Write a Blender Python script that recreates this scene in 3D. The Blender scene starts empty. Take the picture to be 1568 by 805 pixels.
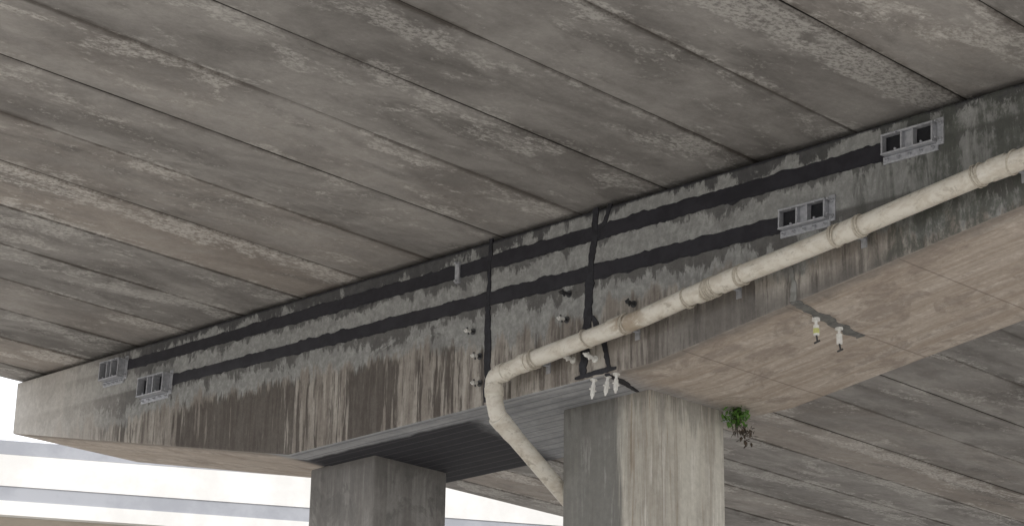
import bpy, bmesh, math, random
from mathutils import Vector, Matrix, noise as mn
random.seed(7)
sc=bpy.context.scene
GZ=-1.6
# ------------------------------------------------------------ node helper
class S:
    def __init__(s,nt,o): s.nt=nt; s.o=o
    def _m(s,op,b=None,c=None):
        n=s.nt.nodes.new('ShaderNodeMath'); n.operation=op
        for i,v in enumerate((s,b,c)):
            if v is None: continue
            if isinstance(v,S): s.nt.links.new(v.o,n.inputs[i])
            else: n.inputs[i].default_value=v
        return S(s.nt,n.outputs[0])
    def __add__(s,b): return s._m('ADD',b)
    def __radd__(s,b): return s._m('ADD',b)
    def __sub__(s,b): return s._m('SUBTRACT',b)
    def __rsub__(s,b): return (s*-1.0)+b
    def __mul__(s,b): return s._m('MULTIPLY',b)
    def __rmul__(s,b): return s._m('MULTIPLY',b)
    def abs(s): return s._m('ABSOLUTE')
    def floor(s): return s._m('FLOOR')
    def fract(s): return s._m('FRACT')
    def max(s,b): return s._m('MAXIMUM',b)
    def step(s,a,b):   # smoothstep a->b  (a may exceed b)
        n=s.nt.nodes.new('ShaderNodeMapRange'); n.interpolation_type='SMOOTHSTEP'
        s.nt.links.new(s.o,n.inputs[0])
        if a<b: n.inputs[1].default_value=a;n.inputs[2].default_value=b;n.inputs[3].default_value=0;n.inputs[4].default_value=1
        else:   n.inputs[1].default_value=b;n.inputs[2].default_value=a;n.inputs[3].default_value=1;n.inputs[4].default_value=0
        return S(s.nt,n.outputs[0])
class M:
    def __init__(m,name,rough=.85,spec=.3):
        m.mat=bpy.data.materials.new(name); m.mat.use_nodes=True; m.nt=m.mat.node_tree
        m.b=m.nt.nodes['Principled BSDF']; m.b.inputs['Roughness'].default_value=rough
        m.b.inputs['Specular IOR Level'].default_value=spec
        tc=m.nt.nodes.new('ShaderNodeTexCoord'); m.P=tc.outputs['Object']
        sp=m.nt.nodes.new('ShaderNodeSeparateXYZ'); m.nt.links.new(m.P,sp.inputs[0])
        m.x,m.y,m.z=[S(m.nt,sp.outputs[i]) for i in range(3)]
    def noise(m,sx,sy,sz,detail=4,rough=.6,dist=0,off=0):
        mp=m.nt.nodes.new('ShaderNodeMapping'); mp.inputs['Scale'].default_value=(sx,sy,sz); mp.inputs['Location'].default_value=(off,off*.7,-off)
        m.nt.links.new(m.P,mp.inputs[0])
        n=m.nt.nodes.new('ShaderNodeTexNoise'); n.inputs['Scale'].default_value=1
        n.inputs['Detail'].default_value=detail; n.inputs['Roughness'].default_value=rough
        n.inputs['Distortion'].default_value=dist
        m.nt.links.new(mp.outputs[0],n.inputs['Vector']); return S(m.nt,n.outputs[0])
    def hash(m,v):
        n=m.nt.nodes.new('ShaderNodeTexWhiteNoise'); n.noise_dimensions='1D'
        m.nt.links.new(v.o,n.inputs['W']); return S(m.nt,n.outputs[0])
    def mix(m,a,b,f):
        n=m.nt.nodes.new('ShaderNodeMix'); n.data_type='RGBA'; n.clamp_factor=True
        for v,i in ((a,6),(b,7)):
            if isinstance(v,tuple): n.inputs[i].default_value=(*v,1)
            else: m.nt.links.new(v,n.inputs[i])
        if isinstance(f,S): m.nt.links.new(f.o,n.inputs[0])
        else: n.inputs[0].default_value=f
        return n.outputs[2]
    def scale(m,c,f):
        n=m.nt.nodes.new('ShaderNodeVectorMath'); n.operation='SCALE'
        m.nt.links.new(c,n.inputs[0]); m.nt.links.new(f.o,n.inputs['Scale']); return n.outputs[0]
    def out(m,c,bump=None,strength=.4,dist=.01):
        if isinstance(c,tuple): m.b.inputs['Base Color'].default_value=(*c,1)
        else: m.nt.links.new(c,m.b.inputs['Base Color'])
        if bump is not None:
            n=m.nt.nodes.new('ShaderNodeBump'); n.inputs['Strength'].default_value=strength
            n.inputs['Distance'].default_value=dist
            m.nt.links.new(bump.o,n.inputs['Height']); m.nt.links.new(n.outputs[0],m.b.inputs['Normal'])
        return m.mat
# ------------------------------------------------------------ mesh helper
def obj(name,verts,faces,mat=None,parent=None,smooth=False,bevel=0):
    me=bpy.data.meshes.new(name); me.from_pydata([tuple(v) for v in verts],[],faces); me.update()
    bm=bmesh.new(); bm.from_mesh(me); bmesh.ops.recalc_face_normals(bm,faces=bm.faces); bm.to_mesh(me); bm.free()
    o=bpy.data.objects.new(name,me); sc.collection.objects.link(o)
    if mat: me.materials.append(mat)
    if smooth:
        for p in me.polygons: p.use_smooth=True
    if parent: o.parent=parent
    if bevel:
        b=o.modifiers.new('bevel','BEVEL'); b.width=bevel; b.segments=2; b.limit_method='ANGLE'
    return o
def empty(name):
    o=bpy.data.objects.new(name,None); sc.collection.objects.link(o); o.empty_display_size=.2; return o
class G:   # geometry accumulator
    def __init__(g): g.v=[];g.f=[]
    def add(g,v,f):
        k=len(g.v); g.v+= [Vector(q) for q in v]; g.f+=[tuple(i+k for i in q) for q in f]
    def box(g,x0,x1,y0,y1,z0,z1,m=None):
        v=[Vector((x,y,z)) for x in (x0,x1) for y in (y0,y1) for z in (z0,z1)]
        if m: v=[m@q for q in v]
        g.add(v,[(0,1,3,2),(4,6,7,5),(0,4,5,1),(2,3,7,6),(0,2,6,4),(1,5,7,3)])
    def tube(g,pts,rad,seg=20,caps=True,jit=0):
        pts=[Vector(p) for p in pts]; n=len(pts)
        if not hasattr(rad,'__len__'): rad=[rad]*n
        t0=(pts[1]-pts[0]).normalized(); ref=Vector((0,0,1)) if abs(t0.z)<.9 else Vector((1,0,0))
        u=t0.cross(ref).normalized(); v=[];f=[]
        for i,p in enumerate(pts):
            if i==0: t=t0
            elif i==n-1: t=(pts[i]-pts[i-1]).normalized()
            else:
                t=((pts[i+1]-pts[i]).normalized()+(pts[i]-pts[i-1]).normalized())
                t=t.normalized() if t.length>1e-6 else t0
            u=(u-t*u.dot(t)).normalized(); w=t.cross(u)
            for k in range(seg):
                a=2*math.pi*k/seg; r=rad[i]*(1+random.uniform(-jit,jit))
                v.append(p+(u*math.cos(a)+w*math.sin(a))*r)
        for i in range(n-1):
            for k in range(seg):
                f.append((i*seg+k,i*seg+(k+1)%seg,(i+1)*seg+(k+1)%seg,(i+1)*seg+k))
        if caps: f.append(tuple(range(seg))[::-1]); f.append(tuple((n-1)*seg+k for k in range(seg)))
        g.add(v,f)
    def obj(g,*a,**k): return obj(a[0],g.v,g.f,*a[1:],**k)
# ------------------------------------------------------------ layout numbers (metres)
YF=13.12; YB=15.06            # pier cap front / back face
KX=.055; KZ=.015              # skew and fall of the slabs
def top(x): return 7.54-.0437*(x+24.81)
def deckz(x,y): return top(x)-KZ*(y-YF)
def bot(x):
    P=[(-24.78,6.80),(-18.5,5.44),(-12.95,5.34),(-8.88,5.78),(-2.5,6.47)]
    for a,b in zip(P,P[1:]):
        if x<=b[0]: return a[1]+(b[1]-a[1])*(x-a[0])/(b[0]-a[0])
    return P[-1][1]
def zU(x): return 7.17-.0477*(x+21.93)
def zL(x): return 6.78-.0539*(x+20.97)
PW=1.1354
# ------------------------------------------------------------ materials
def mat_deck():
    m=M('deck_concrete'); s=(m.x+(m.y-YF)*KX+9.45)*(1/PW)
    idn=s.floor(); h=m.hash(idn); h2=m.hash(idn+37.3); h3=m.hash((s+.5).floor()+11.1)
    d=((s+.5).fract()-.5).abs()
    blot=m.noise(1.2,.55,1,5,.6,.4,off=3); fine=m.noise(9,7,7,5,.75); spk=m.noise(30,20,18,3,.7,off=2)
    lo=m.noise(2.0,.8,1,6,.72,.5,off=5); dk=m.noise(1.7,.6,1,5,.68,.5,off=21)
    c=m.mix((.215,.204,.195),(.36,.345,.33),blot.step(.34,.66))
    c=m.mix(c,(.28,.23,.19),(lo*.5+h*.5).step(.45,.8)*.5)
    c=m.mix(c,(.125,.117,.11),(dk*.85+fine*.15).step(.51,.66)*.6)
    edge=(((s+.15).fract()-.5).abs()).step(.14,.40)
    bl=(lo+edge*h2*.20+(fine-.5)*.25).step(.56,.67)*spk.step(.34,.58)
    c=m.mix(c,(.60,.585,.56),bl*.60)
    scr=(fine*.55+dk*.45).step(.56,.60)*spk.step(.48,.6); c=m.mix(c,(.56,.54,.52),scr*.36)
    js=(d+(fine-.5)*.06+(blot-.5)*.20).step(.055,.0)
    c=m.mix(c,(.08,.066,.056),js*(h3*.6+.2))
    c=m.mix(c,(.04,.036,.033),d.step(.011,.006))
    c=m.scale(c,(h*.36+.81)*(fine*.55+.73)*(spk*.3+.85))
    return m.out(c,fine+spk*.4,.55,.013)
def mat_cap():
    m=M('pier_cap_concrete'); x,z=m.x,m.z
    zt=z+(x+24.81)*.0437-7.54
    dU=z+(x+21.93)*.0477-7.17; dL=z+(x+20.97)*.0539-6.78
    fine=m.noise(14,14,14,5,.75); spk=m.noise(40,40,40,3,.7)
    st=m.noise(5,5,.5,5,.7,.25); st2=m.noise(15,15,1.1,5,.7,.15,off=4); patch=m.noise(1.9,2,1.5,6,.7,.7,off=8)
    dr=m.noise(6,6,1.7,6,.75,.5,off=17)
    c=m.mix((.255,.258,.250),(.345,.348,.338),(patch*.5+fine*.5).step(.40,.60))
    c=m.mix(c,(.18,.18,.175),(patch*.7+dr*.3).step(.51,.57)*.65)
    c=m.mix(c,(.45,.45,.435),(patch*.4+dr*.6+(fine-.5)*.25).step(.39,.33)*.45)
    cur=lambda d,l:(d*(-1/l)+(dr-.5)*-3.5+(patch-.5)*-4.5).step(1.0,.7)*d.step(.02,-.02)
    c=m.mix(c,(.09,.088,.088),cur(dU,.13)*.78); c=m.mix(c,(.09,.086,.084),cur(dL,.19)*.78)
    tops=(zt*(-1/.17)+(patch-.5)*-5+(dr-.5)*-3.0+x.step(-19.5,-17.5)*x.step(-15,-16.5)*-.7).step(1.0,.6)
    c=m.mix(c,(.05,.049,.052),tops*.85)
    c=m.mix(c,(.028,.028,.034),(zt+(dr-.5)*.05).step(-.085,-.065)*.92)  # shadow of the deck joint, painted as a near-black band
    low=(dL+.34+(st-.5)*.8+(patch-.5)*.7+(x+14.6).abs().step(1.6,.6)*.12).step(.06,-.06)
    br=m.mix((.25,.222,.195),(.42,.39,.35),st.step(.40,.60)); br=m.mix(br,(.115,.097,.085),(st2*.6+dr*.4).step(.475,.58)*.85)
    c=m.mix(c,br,low*.9)
    wet=((x+19.6).abs().step(2.0,.6)*.18+(x+17.1).abs().step(.8,.2)*.15+(x+15.9).abs().step(.5,.1)*.10+(x+22.3).abs().step(.7,.2)*.08+(st2-.5)*.6+(st-.5)*.3).step(.055,.115)*(dL+.34+(st2-.5)*.7).step(.0,-.06)
    c=m.mix(c,(.088,.076,.068),wet*.84)
    damp=(x+(dr-.5)*3.5+(patch-.5)*2.5).step(-11.0,-9.4)
    c=m.mix(c,(.085,.09,.08),damp*(dr*.6+fine*.4).step(.40,.55)*.88)
    c=m.mix(c,(.14,.132,.125),x.step(-13.4,-12.4)*(dL+.55+(st-.5)*.4).step(.1,-.12)*.75)
    c=m.mix(c,(.62,.59,.55),(x+(st-.5)*2).step(-21.2,-24.4)*.75)  # daylight glow at the left end, painted as paler concrete
    g=m.nt.nodes.new('ShaderNodeNewGeometry'); sp=m.nt.nodes.new('ShaderNodeSeparateXYZ'); m.nt.links.new(g.outputs['True Normal'],sp.inputs[0])
    dn=S(m.nt,sp.outputs[2]).step(-.6,-.8)
    bd=m.noise(.6,8,1,6,.72,.35,off=50)
    u=m.mix((.38,.32,.27),(.52,.46,.405),bd.step(.36,.64)); u=m.mix(u,(.60,.565,.52),(bd*.5+fine*.5).step(.53,.62)*.5)
    u=m.mix(u,(.22,.18,.155),(patch*.6+bd*.4).step(.51,.58)*.55)
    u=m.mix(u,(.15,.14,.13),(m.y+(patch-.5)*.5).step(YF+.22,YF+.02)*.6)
    pan=(((x+.35)*(1/1.22)).fract()-.5).abs().step(.490,.496)
    u=m.mix(u,(.17,.14,.12),pan*.55)
    # between the columns: blue-grey boarding, with a black patch
    ln=((m.y*(1/.155)).fract()-.5).abs().step(.42,.48)
    mid=m.mix((.29,.30,.32),(.42,.43,.45),(bd*.6+patch*.4).step(.4,.6)); mid=m.mix(mid,(.13,.13,.14),ln*.65)
    blk=(x+(m.y-14.0)*.35+(patch-.5)*.5).step(-15.75,-16.1)*(m.y+(patch-.5)*.15).step(13.36,13.44)
    mid=m.mix(mid,m.mix((.022,.022,.029),(.12,.12,.135),ln*.6),blk*.95)
    u=m.mix(u,mid,x.step(-13.2,-13.8)*x.step(-19.0,-18.6))
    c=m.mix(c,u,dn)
    c=m.scale(c,(fine*.6+.70)*(spk*.3+.85))
    return m.out(c,fine+spk*.3,.5,.012)
def mat_col(name,kind):
    m=M(name); x,y,z=m.x,m.y,m.z
    a=m.noise(4,4,.2,5,.7,.3,off=kind*7); b=m.noise(12,12,.55,5,.75,.3,off=kind*7+2); fine=m.noise(15,15,12,5,.75); pt=m.noise(2.2,2.2,1.3,6,.7,.7,off=kind)
    if kind==1:
        c=m.mix((.34,.315,.275),(.51,.49,.435),(a*.75+pt*.25).step(.38,.58)); c=m.mix(c,(.66,.64,.59),b.step(.53,.62)*.6)
        c=m.mix(c,(.24,.18,.125),(b*.8+a*.2).step(.45,.37)*.6)
        f=(y+(a-.5)*.1).step(13.78,13.73)     # front face
        dk=f*(x+(b-.5)*.6).step(-13.86,-14.02)
        c=m.mix(c,(.155,.155,.148),dk*.88)
        c=m.mix(c,(.38,.375,.36),dk*(b*.6+pt*.4).step(.53,.58)*.45)
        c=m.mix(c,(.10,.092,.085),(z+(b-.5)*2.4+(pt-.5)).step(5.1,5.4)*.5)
    else:
        c=m.mix((.21,.20,.19),(.32,.31,.295),(a*.5+pt*.5).step(.40,.60)); c=m.mix(c,(.14,.135,.13),pt.step(.50,.60)*.6)
        c=m.mix(c,(.42,.41,.39),b.step(.58,.66)*.4)
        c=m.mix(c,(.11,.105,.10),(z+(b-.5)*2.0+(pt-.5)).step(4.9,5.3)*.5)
    c=m.scale(c,fine*.6+.70)
    return m.out(c,fine+pt*.5,.45,.012)
def mat_simple(name,c1,c2,sc_=10,rough=.6,spec=.3,metal=0,st=.3,d=.003):
    m=M(name,rough,spec); n=m.noise(sc_,sc_,sc_,5,.7)
    m.b.inputs['Metallic'].default_value=metal
    return m.out(m.mix(c1,c2,n.step(.38,.62)),n,st,d)
def mat_pipe():
    m=M('weathered_pvc',.5,.4); n=m.noise(5,5,9,6,.75,.4); s=m.noise(2,9,9,4,.6,off=3)
    c=m.mix((.70,.67,.60),(.58,.535,.46),n.step(.42,.62)); c=m.mix(c,(.28,.24,.19),m.noise(8,8,16,6,.75,.6,off=9).step(.54,.66)*.55)
    c=m.mix(c,(.77,.75,.70),s.step(.55,.7)*.5)
    c=m.mix(c,(.30,.23,.16),((m.x+12.95).abs()).step(.28,.1)*n.step(.35,.55)*.7)
    return m.out(c,n,.35,.006)
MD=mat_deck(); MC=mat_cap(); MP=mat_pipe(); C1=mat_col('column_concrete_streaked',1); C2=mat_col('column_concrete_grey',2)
EP=mat_simple('black_epoxy',(.014,.014,.018),(.028,.028,.035),14,.6,.35,st=.6,d=.006)
CF=mat_simple('carbon_laminate',(.016,.0155,.021),(.026,.025,.032),5,.5,.35,st=.12)
ST=mat_simple('galvanised_steel',(.50,.51,.54),(.38,.39,.42),25,.42,.5,metal=.3)
BK=mat_simple('dark_recess',(.010,.011,.014),(.02,.02,.024),9,.5)
WH=mat_simple('white_plastic',(.78,.78,.75),(.66,.65,.62),30,.4,.5)
DP=mat_simple('dark_plastic',(.03,.03,.035),(.06,.06,.06),20,.4,.4)
YG=mat_simple('yellow_grease',(.60,.60,.25),(.50,.52,.18),30,.4,.5)
RO=mat_simple('rope_wrap',(.58,.54,.47),(.42,.38,.32),60,.9,.1,st=.6)
RB=mat_simple('rubber_bearing',(.012,.012,.012),(.025,.024,.022),9,.9)
VC=mat_simple('viaduct_concrete',(.76,.75,.73),(.68,.67,.65),.7,.9,.1)
VB=mat_simple('viaduct_soffit',(.50,.45,.39),(.42,.38,.33),.5,.9,.1)
VR=mat_simple('rail_and_shade_grey',(.38,.39,.42),(.32,.33,.36),.7,.6,.2)  # rail steel; also colours the painted shade strip below the parapet
# ------------------------------------------------------------ bridge deck
deck=empty('bridge_deck')
Y0,Y1=4.6,34.0
XR=-9.45+3*PW
def plank(name,xa,xb,y0,y1,dz,hgt=.62):
    ny=int((y1-y0)/.5); v=[];f=[]; ch=.016
    for i in range(ny+1):
        y=y0+(y1-y0)*i/ny; o=-KX*(y-YF); a=xa+o; b=xb+o
        w=lambda q:mn.noise(Vector((q*3.1+dz*99,y*.8,0)))*.006
        a2=a+w(1);b2=b+w(2)
        pr=[(a2,hgt),(a2,ch),(a2+ch,0),(a2+(b2-a2)*.33,w(3)*.5),(a2+(b2-a2)*.67,w(4)*.5),(b2-ch,0),(b2,ch),(b2,hgt)]
        for (px,pz) in pr: v.append((px,y,deckz(px,y)+dz+pz))
    for i in range(ny):
        for k in range(7): f.append((i*8+k,i*8+k+1,(i+1)*8+k+1,(i+1)*8+k))
    f.append(tuple(range(8))); f.append(tuple(ny*8+k for k in range(8)))
    obj(name,v,f,MD,deck)
n=0
for k in range(-13,3):
    a=-9.45+k*PW
    for (ya,yb) in ((Y0,14.06),(14.10,Y1)):
        n+=1; plank('hollow_slab_%d'%n,a+.008,a+PW-.008,ya,yb,.004+random.uniform(0,.016))
for (ya,yb) in ((Y0,14.06),(14.10,Y1)):
    n+=1; plank('edge_slab_%d'%n,-24.84,-9.45-13*PW-.008,ya,yb,0)
def skewprism(name,sec,mat):
    g=G(); vs=[]
    for y in (Y0,Y1):
        for (x,dz) in sec:
            xx=x-KX*(y-YF); vs.append((xx,y,deckz(xx,y)+dz))
    g.add(vs,[(0,1,2,3),(4,7,6,5),(0,4,5,1),(1,5,6,2),(2,6,7,3),(3,7,4,0)]); g.obj(name,mat,deck)
skewprism('road_slab',((-24.95,.642),(-24.95,.90),(XR+.1,.90),(XR+.1,.642)),VC)
for xo,nm in ((-24.95,'parapet_1'),(XR-.15,'parapet_2')):
    skewprism(nm,((xo,.902),(xo,1.8),(xo+.25,1.8),(xo+.25,.902)),VC)
# ------------------------------------------------------------ pier cap
xs=[-24.78,-23,-21.8,-20,-18.5,-17,-15,-12.95,-11.3,-10,-8.88,-7.5,-6.2]
v=[];f=[]; K=len(xs)
for y,dz in ((YF,0),(YB,-.05)):
    for x in xs: v.append((x,y,bot(x)+dz))
    for x in xs: v.append((x,y,top(x)-.045+dz))
for i in range(K-1):
    f+=[(i,i+1,K+i+1,K+i),(2*K+i,3*K+i,3*K+i+1,2*K+i+1),(i,2*K+i,2*K+i+1,i+1),(K+i,K+i+1,3*K+i+1,3*K+i)]
f+=[(0,K,3*K,2*K),(K-1,3*K-1,4*K-1,2*K-1)]
cap=empty('pier_cap_beam')
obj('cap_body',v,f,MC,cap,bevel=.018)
g=G()
for i in range(K-1):
    a,b=xs[i],xs[i+1]
    vs=[(x,y,top(x)-.05-KZ*(y-YF)+(.0505 if t else -.03)) for x in (a,b) for y in (YF+.10,YB-.12) for t in (0,1)]
    g.add(vs,[(0,1,3,2),(4,6,7,5),(0,4,5,1),(2,3,7,6)])
g.obj('bearing_strip',RB,cap)
# ------------------------------------------------------------ columns
def column(name,x0,x1,mat):
    e=empty(name); g=G(); g.box(x0,x1,13.72,14.74,GZ-.3,bot((x0+x1)/2)+.01)
    g.obj('shaft',mat,e,bevel=.025)
    g=G(); g.box(x0-.5,x1+.5,13.2,15.2,GZ-.4,GZ+.25); g.obj('footing',C2,e,bevel=.03)
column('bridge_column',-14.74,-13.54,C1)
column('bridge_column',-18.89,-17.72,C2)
# ------------------------------------------------------------ sheets of epoxy on the face
def ribbon(name,pts,mat,parent,y=YF,th=.005,jit=.02,step=.03,fq=9,seed=0,tf=None):
    L=[]
    for (x0,z0,w0),(x1,z1,w1) in zip(pts,pts[1:]):
        n=max(1,int(math.hypot(x1-x0,z1-z0)/step))
        for i in range(n): t=i/n; L.append((x0+(x1-x0)*t,z0+(z1-z0)*t,w0+(w1-w0)*t))
    L.append(pts[-1]); v=[];f=[]
    for i,(x,z,w) in enumerate(L):
        a=L[max(0,i-1)];b=L[min(len(L)-1,i+1)]
        t=Vector((b[0]-a[0],b[1]-a[1])).normalized(); nrm=Vector((-t.y,t.x)); s=i*step
        q=[max(.002,w+jit*(mn.noise(Vector((s*fq,seed+k*7.7,0)))+.6*mn.noise(Vector((s*fq*3.3,seed+k*5.1,9))))) for k in (0,1)]
        A=(x+nrm.x*q[0],z+nrm.y*q[0]);B=(x-nrm.x*q[1],z-nrm.y*q[1])
        v+=[(A[0],y+.01,A[1]),(A[0],y-th,A[1]),(B[0],y-th,B[1]),(B[0],y+.01,B[1])]
    for i in range(len(L)-1):
        for k in range(3): f.append((i*4+k,i*4+k+1,i*4+5+k,i*4+4+k))
    f+= [(0,1,2,3),tuple(len(L)*4-4+k for k in range(4))]
    if tf: v=[tf(*q) for q in v]
    return obj(name,v,f,mat,parent)
def strip(zf,x0,x1,seed):
    e=empty('carbon_fiber_strip')
    ribbon('adhesive_smear',[(x0,zf(x0),.064),((x0+x1)/2,zf((x0+x1)/2),.074),(x1,zf(x1),.080)],EP,e,th=.003,jit=.024,seed=seed,step=.03,fq=6)
    ribbon('laminate',[(x0-.02,zf(x0),.060),(x1+.02,zf(x1),.070)],CF,e,th=.008,jit=.001,seed=seed+1,step=.5)
strip(zU,-22.02,-10.16,1.3); strip(zL,-20.98,-11.30,5.3)
# ------------------------------------------------------------ anchor brackets
def bracket(x0,x1,zc,h,dep=.07,slope=-.05):
    e=empty('steel_anchor_bracket'); w=x1-x0
    m=Matrix.Translation((x0,YF,zc))@Matrix.Rotation(-math.atan(slope),4,'Y')
    g=G(); B=lambda a,b,c,d,y0,y1:g.box(a,b,y0,y1,c,d,m)
    H=h/2; t=.016
    B(0,w,H-t,H,-dep,.002); B(0,w,-H,-H+t,-dep,.002)
    for a in (0,w*.38,w*.60,w-t): B(a,a+t,-H+t+.001,H-t-.001,-dep+.004,.002)
    B(-.015,w+.015,-H-.065,-H-.002,-.014,.002)
    B(w*.38+t,w*.60,-H+t,H-t,-.03,.002)
    B(w+.001,w+.07,-H-.02,H+.03,-.012,.002)
    g.obj('frame',ST,e,bevel=.003)
    g=G(); g.box(t+.002,w*.38-.002,-.012,.001,-H+t,H-t,m); g.box(w*.60+t+.002,w-t-.002,-.012,.001,-H+t,H-t,m)
    g.obj('recess',BK,e)
    g=G()
    for k in range(5):
        xx=.03+k*(w-.06)/4; p=m@Vector((xx,-.012,-H-.035)); g.tube([p,p+Vector((0,-.045,0))],.008,8); g.tube([p,p+Vector((0,-.018,0))],.016,6)
    for zz in (-H+.02,H-.02):
        p=m@Vector((w+.045,-.01,zz)); g.tube([p,p+Vector((0,-.08,0))],.009,8); g.tube([p,p+Vector((0,-.02,0))],.02,6)
        for xx in (w*.3,w*.8):
            p=m@Vector((xx,-dep+.001,zz)); g.tube([p,p+Vector((0,-.014,0))],.010,6)
    g.obj('bolts',ST,e)
bracket(-10.19,-9.66,6.645,.18); bracket(-11.33,-10.81,6.285,.18)
bracket(-22.50,-22.05,7.17,.24,.11); bracket(-21.57,-21.0,6.78,.24,.11)
e=empty('steel_clamp_plate'); g=G(); g.box(-15.70,-15.64,YF-.03,YF+.002,6.745,6.965); g.obj('plate',ST,e,bevel=.003)
g=G()
for z in (6.76,6.95): g.tube([(-15.67,YF-.029,z),(-15.67,YF-.06,z)],.012,6)
g.obj('bolts',ST,e)
# ------------------------------------------------------------ crack sealant
e=empty('crack_sealant')
ribbon('crack_line_1',[(-15.17,7.10,.025),(-15.19,6.80,.024),(-15.20,6.40,.028),(-15.19,6.0,.048),(-15.19,5.75,.045),(-15.20,5.41,.03)],EP,e,th=.011,jit=.022,seed=2)
ribbon('crack_line_2',[(-13.66,7.03,.03),(-13.66,6.75,.035),(-13.72,6.5,.04),(-13.76,6.0,.06),(-13.80,5.6,.055),(-13.83,5.39,.035)],EP,e,th=.011,jit=.026,seed=12)
ribbon('crack_line_3',[(-13.46,7.02,.025),(-13.53,6.86,.03),(-13.64,6.73,.02)],EP,e,th=.009,jit=.015,seed=22)
ribbon('crack_line_4',[(-13.70,5.95,.02),(-13.56,5.72,.035),(-13.50,5.5,.03),(-13.47,5.38,.025)],EP,e,th=.009,jit=.02,seed=32)
ribbon('crack_line_5',[(-13.93,5.395,.010),(-13.8,5.395,.022),(-13.5,5.395,.025),(-13.38,5.39,.010)],EP,e,th=.010,jit=.01,seed=42)
def soff(x,y,z): return (x,YF+z,bot(x)-.026*z+ (y-YF))
ribbon('crack_line_6',[(-11.22,.0,.04),(-11.27,.35,.05),(-11.33,.7,.045),(-11.38,1.05,.04)],mat_simple('grey_sealant',(.12,.12,.118),(.19,.19,.18),12,.8),e,th=.008,jit=.035,seed=52,tf=soff)
ribbon('crack_line_7',[(-13.50,.0,.03),(-13.56,.25,.035),(-13.68,.58,.02)],EP,e,th=.008,jit=.02,seed=62,tf=soff)
ribbon('crack_line_8',[(-11.24,5.54,.03),(-11.22,5.7,.03),(-11.25,5.85,.015)],mat_simple('grey_sealant_2',(.20,.20,.19),(.28,.28,.27),12,.8),e,th=.008,jit=.03,seed=72)
# ------------------------------------------------------------ injection ports
def port(p,d,L,body,col2=None):
    e=empty('injection_port'); p=Vector(p); d=Vector(d).normalized()
    g=G(); g.tube([p-d*.004,p+d*.01],.034,14); g.tube([p,p+d*.05],[.016,.012],10); g.obj('base',body,e)
    g=G(); q=p+d*.045; g.tube([q,q+d*.012,q+d*.013,q+d*L*.75,q+d*L*.85,q+d*L],[.014,.014,.021,.021,.012,.008],12); g.obj('barrel',col2 or body,e)
    g=G(); r=q+d*(L*.4); s=d.cross(Vector((1,0,.2))).normalized(); g.tube([r-s*.038,r+s*.038],.009,8); g.obj('wing',body,e)
for (x,z) in ((-15.42,6.18),(-15.31,5.90),(-15.30,5.62)): port((x,YF,z),(.1,-1,-.15),.09,DP,WH)
port((-14.02,YF,6.25),(.1,-1,-.1),.11,DP); port((-14.05,YF,6.0),(.1,-1,-.1),.10,DP,WH)
for (x,z) in ((-13.96,5.58),(-13.66,5.53)): port((x,YF,z),(.1,-1,.1),.13,WH)
for x,dx in ((-13.72,.02),(-13.53,-.05),(-13.42,.08)): port((x,YF+.04,bot(x)),(dx,-.15,-1),.15,WH)
port((-13.15,YF,5.95),(.1,-1,0),.08,DP)
for (x,y) in ((-11.33,13.52),(-11.35,13.85)):
    e=empty('injection_syringe'); z=bot(x)-.02
    g=G(); g.tube([(x,y,z+.02),(x,y,z-.02)],.036,14); g.tube([(x,y,z-.02),(x,y,z-.06)],.013,10); g.obj('base',WH,e)
    g=G(); g.tube([(x,y,z-.06),(x,y,z-.061),(x,y,z-.15),(x,y,z-.151)],[.012,.026,.026,.014],14); g.obj('barrel',WH,e)
    if y<13.6:
        g=G(); g.tube([(x,y,z-.09),(x,y,z-.135)],.0275,14); g.obj('label_band',YG,e)
    g=G(); g.tube([(x,y,z-.15),(x+.01,y,z-.21)],.008,8); g.tube([(x-.025,y,z-.215),(x+.035,y,z-.205)],.009,8); g.obj('plunger',DP,e)
# ------------------------------------------------------------ drain pipe
dp=empty('drain_pipe'); YP=12.90
P=[(-5.2,6.36),(-7.2,6.18),(-8.70,6.06),(-9.02,6.045),(-10.38,5.92),(-11.70,5.81),(-12.81,5.70),(-13.11,5.685),(-14.43,5.60),(-14.74,5.562)]
def interp(x):
    for a,b in zip(P,P[1:]):
        if b[0]<=x<=a[0]: return a[1]+(b[1]-a[1])*(x-a[0])/(b[0]-a[0])
    return P[-1][1]
R=.083
pts=[(-6.30,YP,6.75),(-6.31,YP,6.40),(-6.34,YP,6.32),(-6.42,YP,6.27)];rad=[R]*4
x=-6.5
while x>-14.70:
    pts.append((x,YP+.008*math.sin(x*1.7),interp(x)+.004*math.sin(x*3))); rad.append(R); x-=.06
el=[(-14.76,YP,5.562),(-14.81,YP,5.545),(-14.835,YP,5.51),(-14.84,YP,5.46)]
pts+=el; rad+=[R*1.06]*4
low=[(-14.84,YP,5.46),(-14.825,YP,5.30),(-14.81,YP+.02,5.19),(-14.80,YP+.06,5.12)]
pts+=low[1:]; rad+=[R,R*1.02,R*1.08]
end=Vector((-14.88,14.0,4.47)); st_=Vector(low[-1])
for i in range(1,16): pts.append(st_.lerp(end,i/15)); rad.append(R*(1.1 if i<3 else 1))
pts+=[(-14.89,14.08,4.38),(-14.89,14.11,4.2),(-14.89,14.11,2),(-14.89,14.11,GZ+.1)]; rad+=[R*1.1,R*1.05,R,R]
g=G(); g.tube(pts,rad,28,jit=.006); g.obj('pipe',MP,dp,smooth=True)
def ring(g,x,w,r):
    z0,z1=interp(x-w/2),interp(x+w/2); g.tube([(x-w/2,YP,z0),(x-w/2+.004,YP,z0),(x+w/2-.004,YP,z1),(x+w/2,YP,z1)],[r*.96,r,r,r*.96],28)
g=G()
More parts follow.
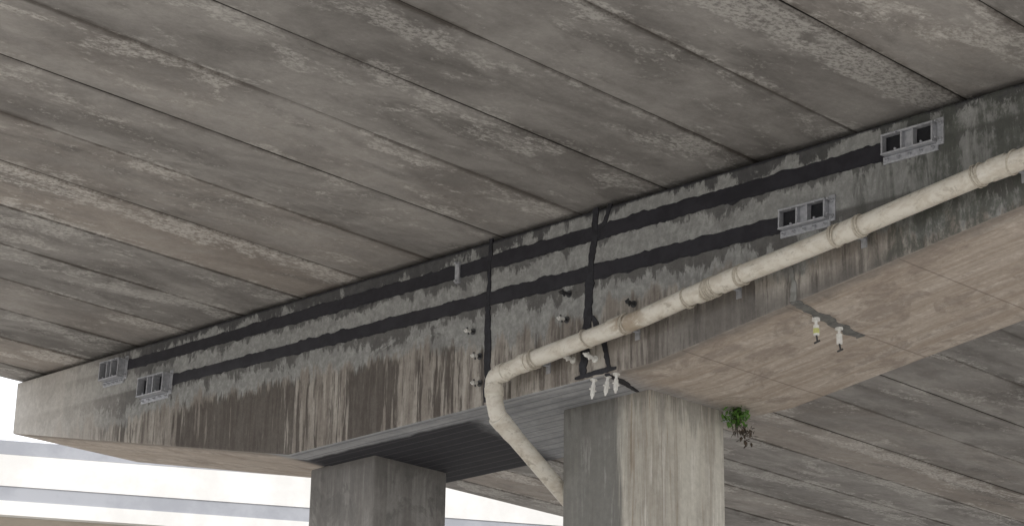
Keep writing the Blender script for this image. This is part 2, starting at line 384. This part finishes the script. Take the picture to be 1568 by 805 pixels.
for x,w in ((-8.93,.16),(-10.40,.17),(-11.75,.20),(-12.10,.08),(-13.14,.17),(-14.40,.11)): ring(g,x,w,R*1.10)
def band(a,b,w,r):
    a=Vector(a);b=Vector(b); d=(b-a).normalized(); g.tube([a-d*w/2,a-d*(w/2-.004),a+d*(w/2-.004),a+d*w/2],[r*.96,r,r,r*.96],28)
band((-14.835,YP,5.40),(-14.825,YP,5.3),.09,R*1.12); band(st_,end,.12,R*1.15)
band(Vector((-14.71,YP,5.565)),(-14.6,YP,5.575),.08,R*1.12)
g.obj('couplings',MP,dp,bevel=.004)
g=G()
for x,nn in ((-9.10,3),(-8.80,1),(-10.30,2),(-10.55,3),(-11.60,3),(-11.93,6),(-12.25,2),(-13.02,2),(-13.55,1),(-14.25,2)):
    for i in range(nn):
        xx=x-i*.022+random.uniform(-.005,.005); r=R*(1.06+.05*random.random()); q=[]
        tl=random.uniform(-.03,.03)
        for k in range(25):
            a=2*math.pi*k/24; q.append((xx+tl*math.sin(a),YP+r*math.cos(a),interp(xx)+r*math.sin(a)))
        g.tube(q,.008,6,caps=False)
g.obj('rope_bindings',RO,dp)
g=G()
for x in (-8.85,-10.45,-11.85,-13.1,-14.3):
    z=interp(x); g.box(x-.02,x+.02,YP+R*.9,YF+.002,z-.02,z+.02); g.box(x-.03,x+.03,YF-.01,YF+.002,z-.09,z+.09)
g.obj('wall_hangers',ST,dp)
# ------------------------------------------------------------ small plant
pl=empty('wall_fern_plant')
def leafmat(n,a,b):
    m=M(n,.5,.3); return m.out(m.mix(a,b,m.noise(20,20,20,3).step(.35,.65)))
LG=leafmat('leaf_green',(.06,.15,.025),(.12,.24,.05)); LD=leafmat('leaf_dead',(.035,.028,.02),(.07,.05,.035))
base=Vector((-13.36,14.72,5.27))
for nm,mt,cnt,ext_,off in (('leaves',LG,230,(.11,.11,.11),(0,0,-.05)),('dead_leaves',LD,45,(.07,.08,.10),(.12,.0,-.24))):
    g=G()
    for i in range(cnt):
        c=base+Vector(off)+Vector([random.gauss(0,.5)*q for q in ext_]); s=random.uniform(.018,.038)
        r=Matrix.Rotation(random.uniform(0,6.28),3,'Z')@Matrix.Rotation(random.uniform(-1.2,1.2),3,'X')
        g.add([c+r@Vector(q)*s for q in ((0,-1,0),(.45,-.2,.12),(.3,.6,.05),(0,1,-.1),(-.3,.6,.05),(-.45,-.2,.12))],[(0,1,2,3),(0,3,4,5)])
    g.obj(nm,mt,pl)
g=G()
for i in range(9):
    a=base+Vector((random.uniform(-.04,.04),0,.05)); g.tube([a,a+Vector((random.uniform(-.05,.05),random.uniform(-.05,.05),-.12)),a+Vector((random.uniform(-.08,.2),random.uniform(-.08,.08),-.28))],.003,5)
g.obj('stems',LD,pl)
# ------------------------------------------------------------ neighbouring viaduct
vd=empty('neighbouring_viaduct'); d=Vector((.45,.893,0)).normalized(); nr=Vector((d.y,-d.x,0))
o=Vector((-40.2,21,0))
def ext(name,prof,mat,a=-70,b=90):
    v=[];f=[];n=len(prof)
    for t in (a,b):
        for (s,z) in prof: v.append(o+d*t+nr*s+Vector((0,0,z)))
    for k in range(n): f.append((k,(k+1)%n,n+(k+1)%n,n+k))
    f+=[tuple(range(n)),tuple(n+k for k in range(n))]; obj(name,v,f,mat,vd)
ext('guard_rail',[(0,10.55),(0,10.85),(-.15,10.85),(-.15,10.55)],VR)
ext('parapet',[(.02,9.86),(.02,10.54),(-.28,10.54),(-.28,9.86)],VC)
ext('parapet_shade_band',[(.0,9.55),(.0,9.855),(-.5,9.855),(-.5,9.55)],VR)  # grey strip modelled in place of the shadow below the parapet
ext('deck_edge',[(.03,9.24),(.03,9.545),(-9,9.545),(-9,9.24)],VC)
ext('box_girder',[(-.2,9.235),(-8.8,9.235),(-7,8.7),(-6.5,7.7),(-2.5,7.7),(-2.0,8.7)],VB)
for t in (-45,-15,15,45):
    g=G(); c=o+d*t-nr*4.5
    g.box(-.9,.9,-.9,.9,GZ-.3,7.8,Matrix.Translation(c)); g.obj('pier',VC,vd,bevel=.05)
# ------------------------------------------------------------ ground
m=M('ground_soil'); c=m.mix((.36,.34,.31),(.45,.43,.40),m.noise(.15,.15,1,6,.7).step(.35,.65)); c=m.mix(c,(.25,.24,.21),m.noise(.05,.05,1,5,.6,off=5).step(.5,.65)*.5)
gm=m.out(c,m.noise(3,3,3,5,.7),.4,.05)
obj('ground',[(-900,-900,GZ),(900,-900,GZ),(900,900,GZ),(-900,900,GZ)],[(0,1,2,3)],gm)
# ------------------------------------------------------------ light
w=bpy.data.worlds.new('World'); sc.world=w; w.use_nodes=True; nt=w.node_tree
sky=nt.nodes.new('ShaderNodeTexSky'); sky.sky_type='NISHITA'; sky.sun_disc=False
el_,azs=40,165     # azimuth clockwise from +Y
sky.sun_elevation=math.radians(el_); sky.sun_rotation=math.radians(azs); sky.dust_density=6; sky.air_density=1.0; sky.ozone_density=.6
hs=nt.nodes.new('ShaderNodeHueSaturation'); hs.inputs['Saturation'].default_value=.5
cl=nt.nodes.new('ShaderNodeTexNoise'); cl.inputs['Scale'].default_value=2.5; cl.inputs['Detail'].default_value=4
tc=nt.nodes.new('ShaderNodeTexCoord'); nt.links.new(tc.outputs['Generated'],cl.inputs['Vector'])
mr=nt.nodes.new('ShaderNodeMapRange'); mr.inputs[1].default_value=.3; mr.inputs[2].default_value=.7; mr.inputs[3].default_value=.7; mr.inputs[4].default_value=.95
nt.links.new(cl.outputs[0],mr.inputs[0])
mx=nt.nodes.new('ShaderNodeMix'); mx.data_type='RGBA'; mx.inputs[7].default_value=(12.2,12.4,12.8,1)   # cloud layer
nt.links.new(mr.outputs[0],mx.inputs[0])
nt.links.new(sky.outputs[0],hs.inputs['Color']); nt.links.new(hs.outputs[0],mx.inputs[6]); nt.links.new(mx.outputs[2],nt.nodes['Background'].inputs[0])
nt.nodes['Background'].inputs[1].default_value=.15
l=bpy.data.lights.new('sun','SUN'); l.energy=1.5; l.angle=math.radians(12); l.color=(1,.95,.88)
so=bpy.data.objects.new('sun',l); sc.collection.objects.link(so)
a=math.radians(azs); e_=math.radians(el_); dv=Vector((math.sin(a)*math.cos(e_),math.cos(a)*math.cos(e_),math.sin(e_)))
so.rotation_euler=dv.to_track_quat('Z','Y').to_euler(); so.location=dv*50
# ------------------------------------------------------------ camera
pitch=math.radians(18.85); roll=math.radians(1.0); az=math.radians(-41.449)
H=Vector((-math.cos(az),-math.sin(az),0)); Rr=Vector((-math.sin(az),math.cos(az),0))
F=H*math.cos(pitch)+Vector((0,0,math.sin(pitch))); U=-H*math.sin(pitch)+Vector((0,0,math.cos(pitch)))
X=Rr*math.cos(roll)+U*math.sin(roll); Yv=-Rr*math.sin(roll)+U*math.cos(roll)
cam=bpy.data.cameras.new('camera'); co=bpy.data.objects.new('camera',cam); sc.collection.objects.link(co)
mw=Matrix((X,Yv,-F)).transposed().to_4x4(); co.matrix_world=mw
cam.sensor_width=36; cam.lens=36*3240/1568; cam.clip_end=3000; cam.clip_start=.1
sc.camera=co
sc.view_settings.view_transform='Standard'; sc.view_settings.look='None'; sc.view_settings.exposure=0
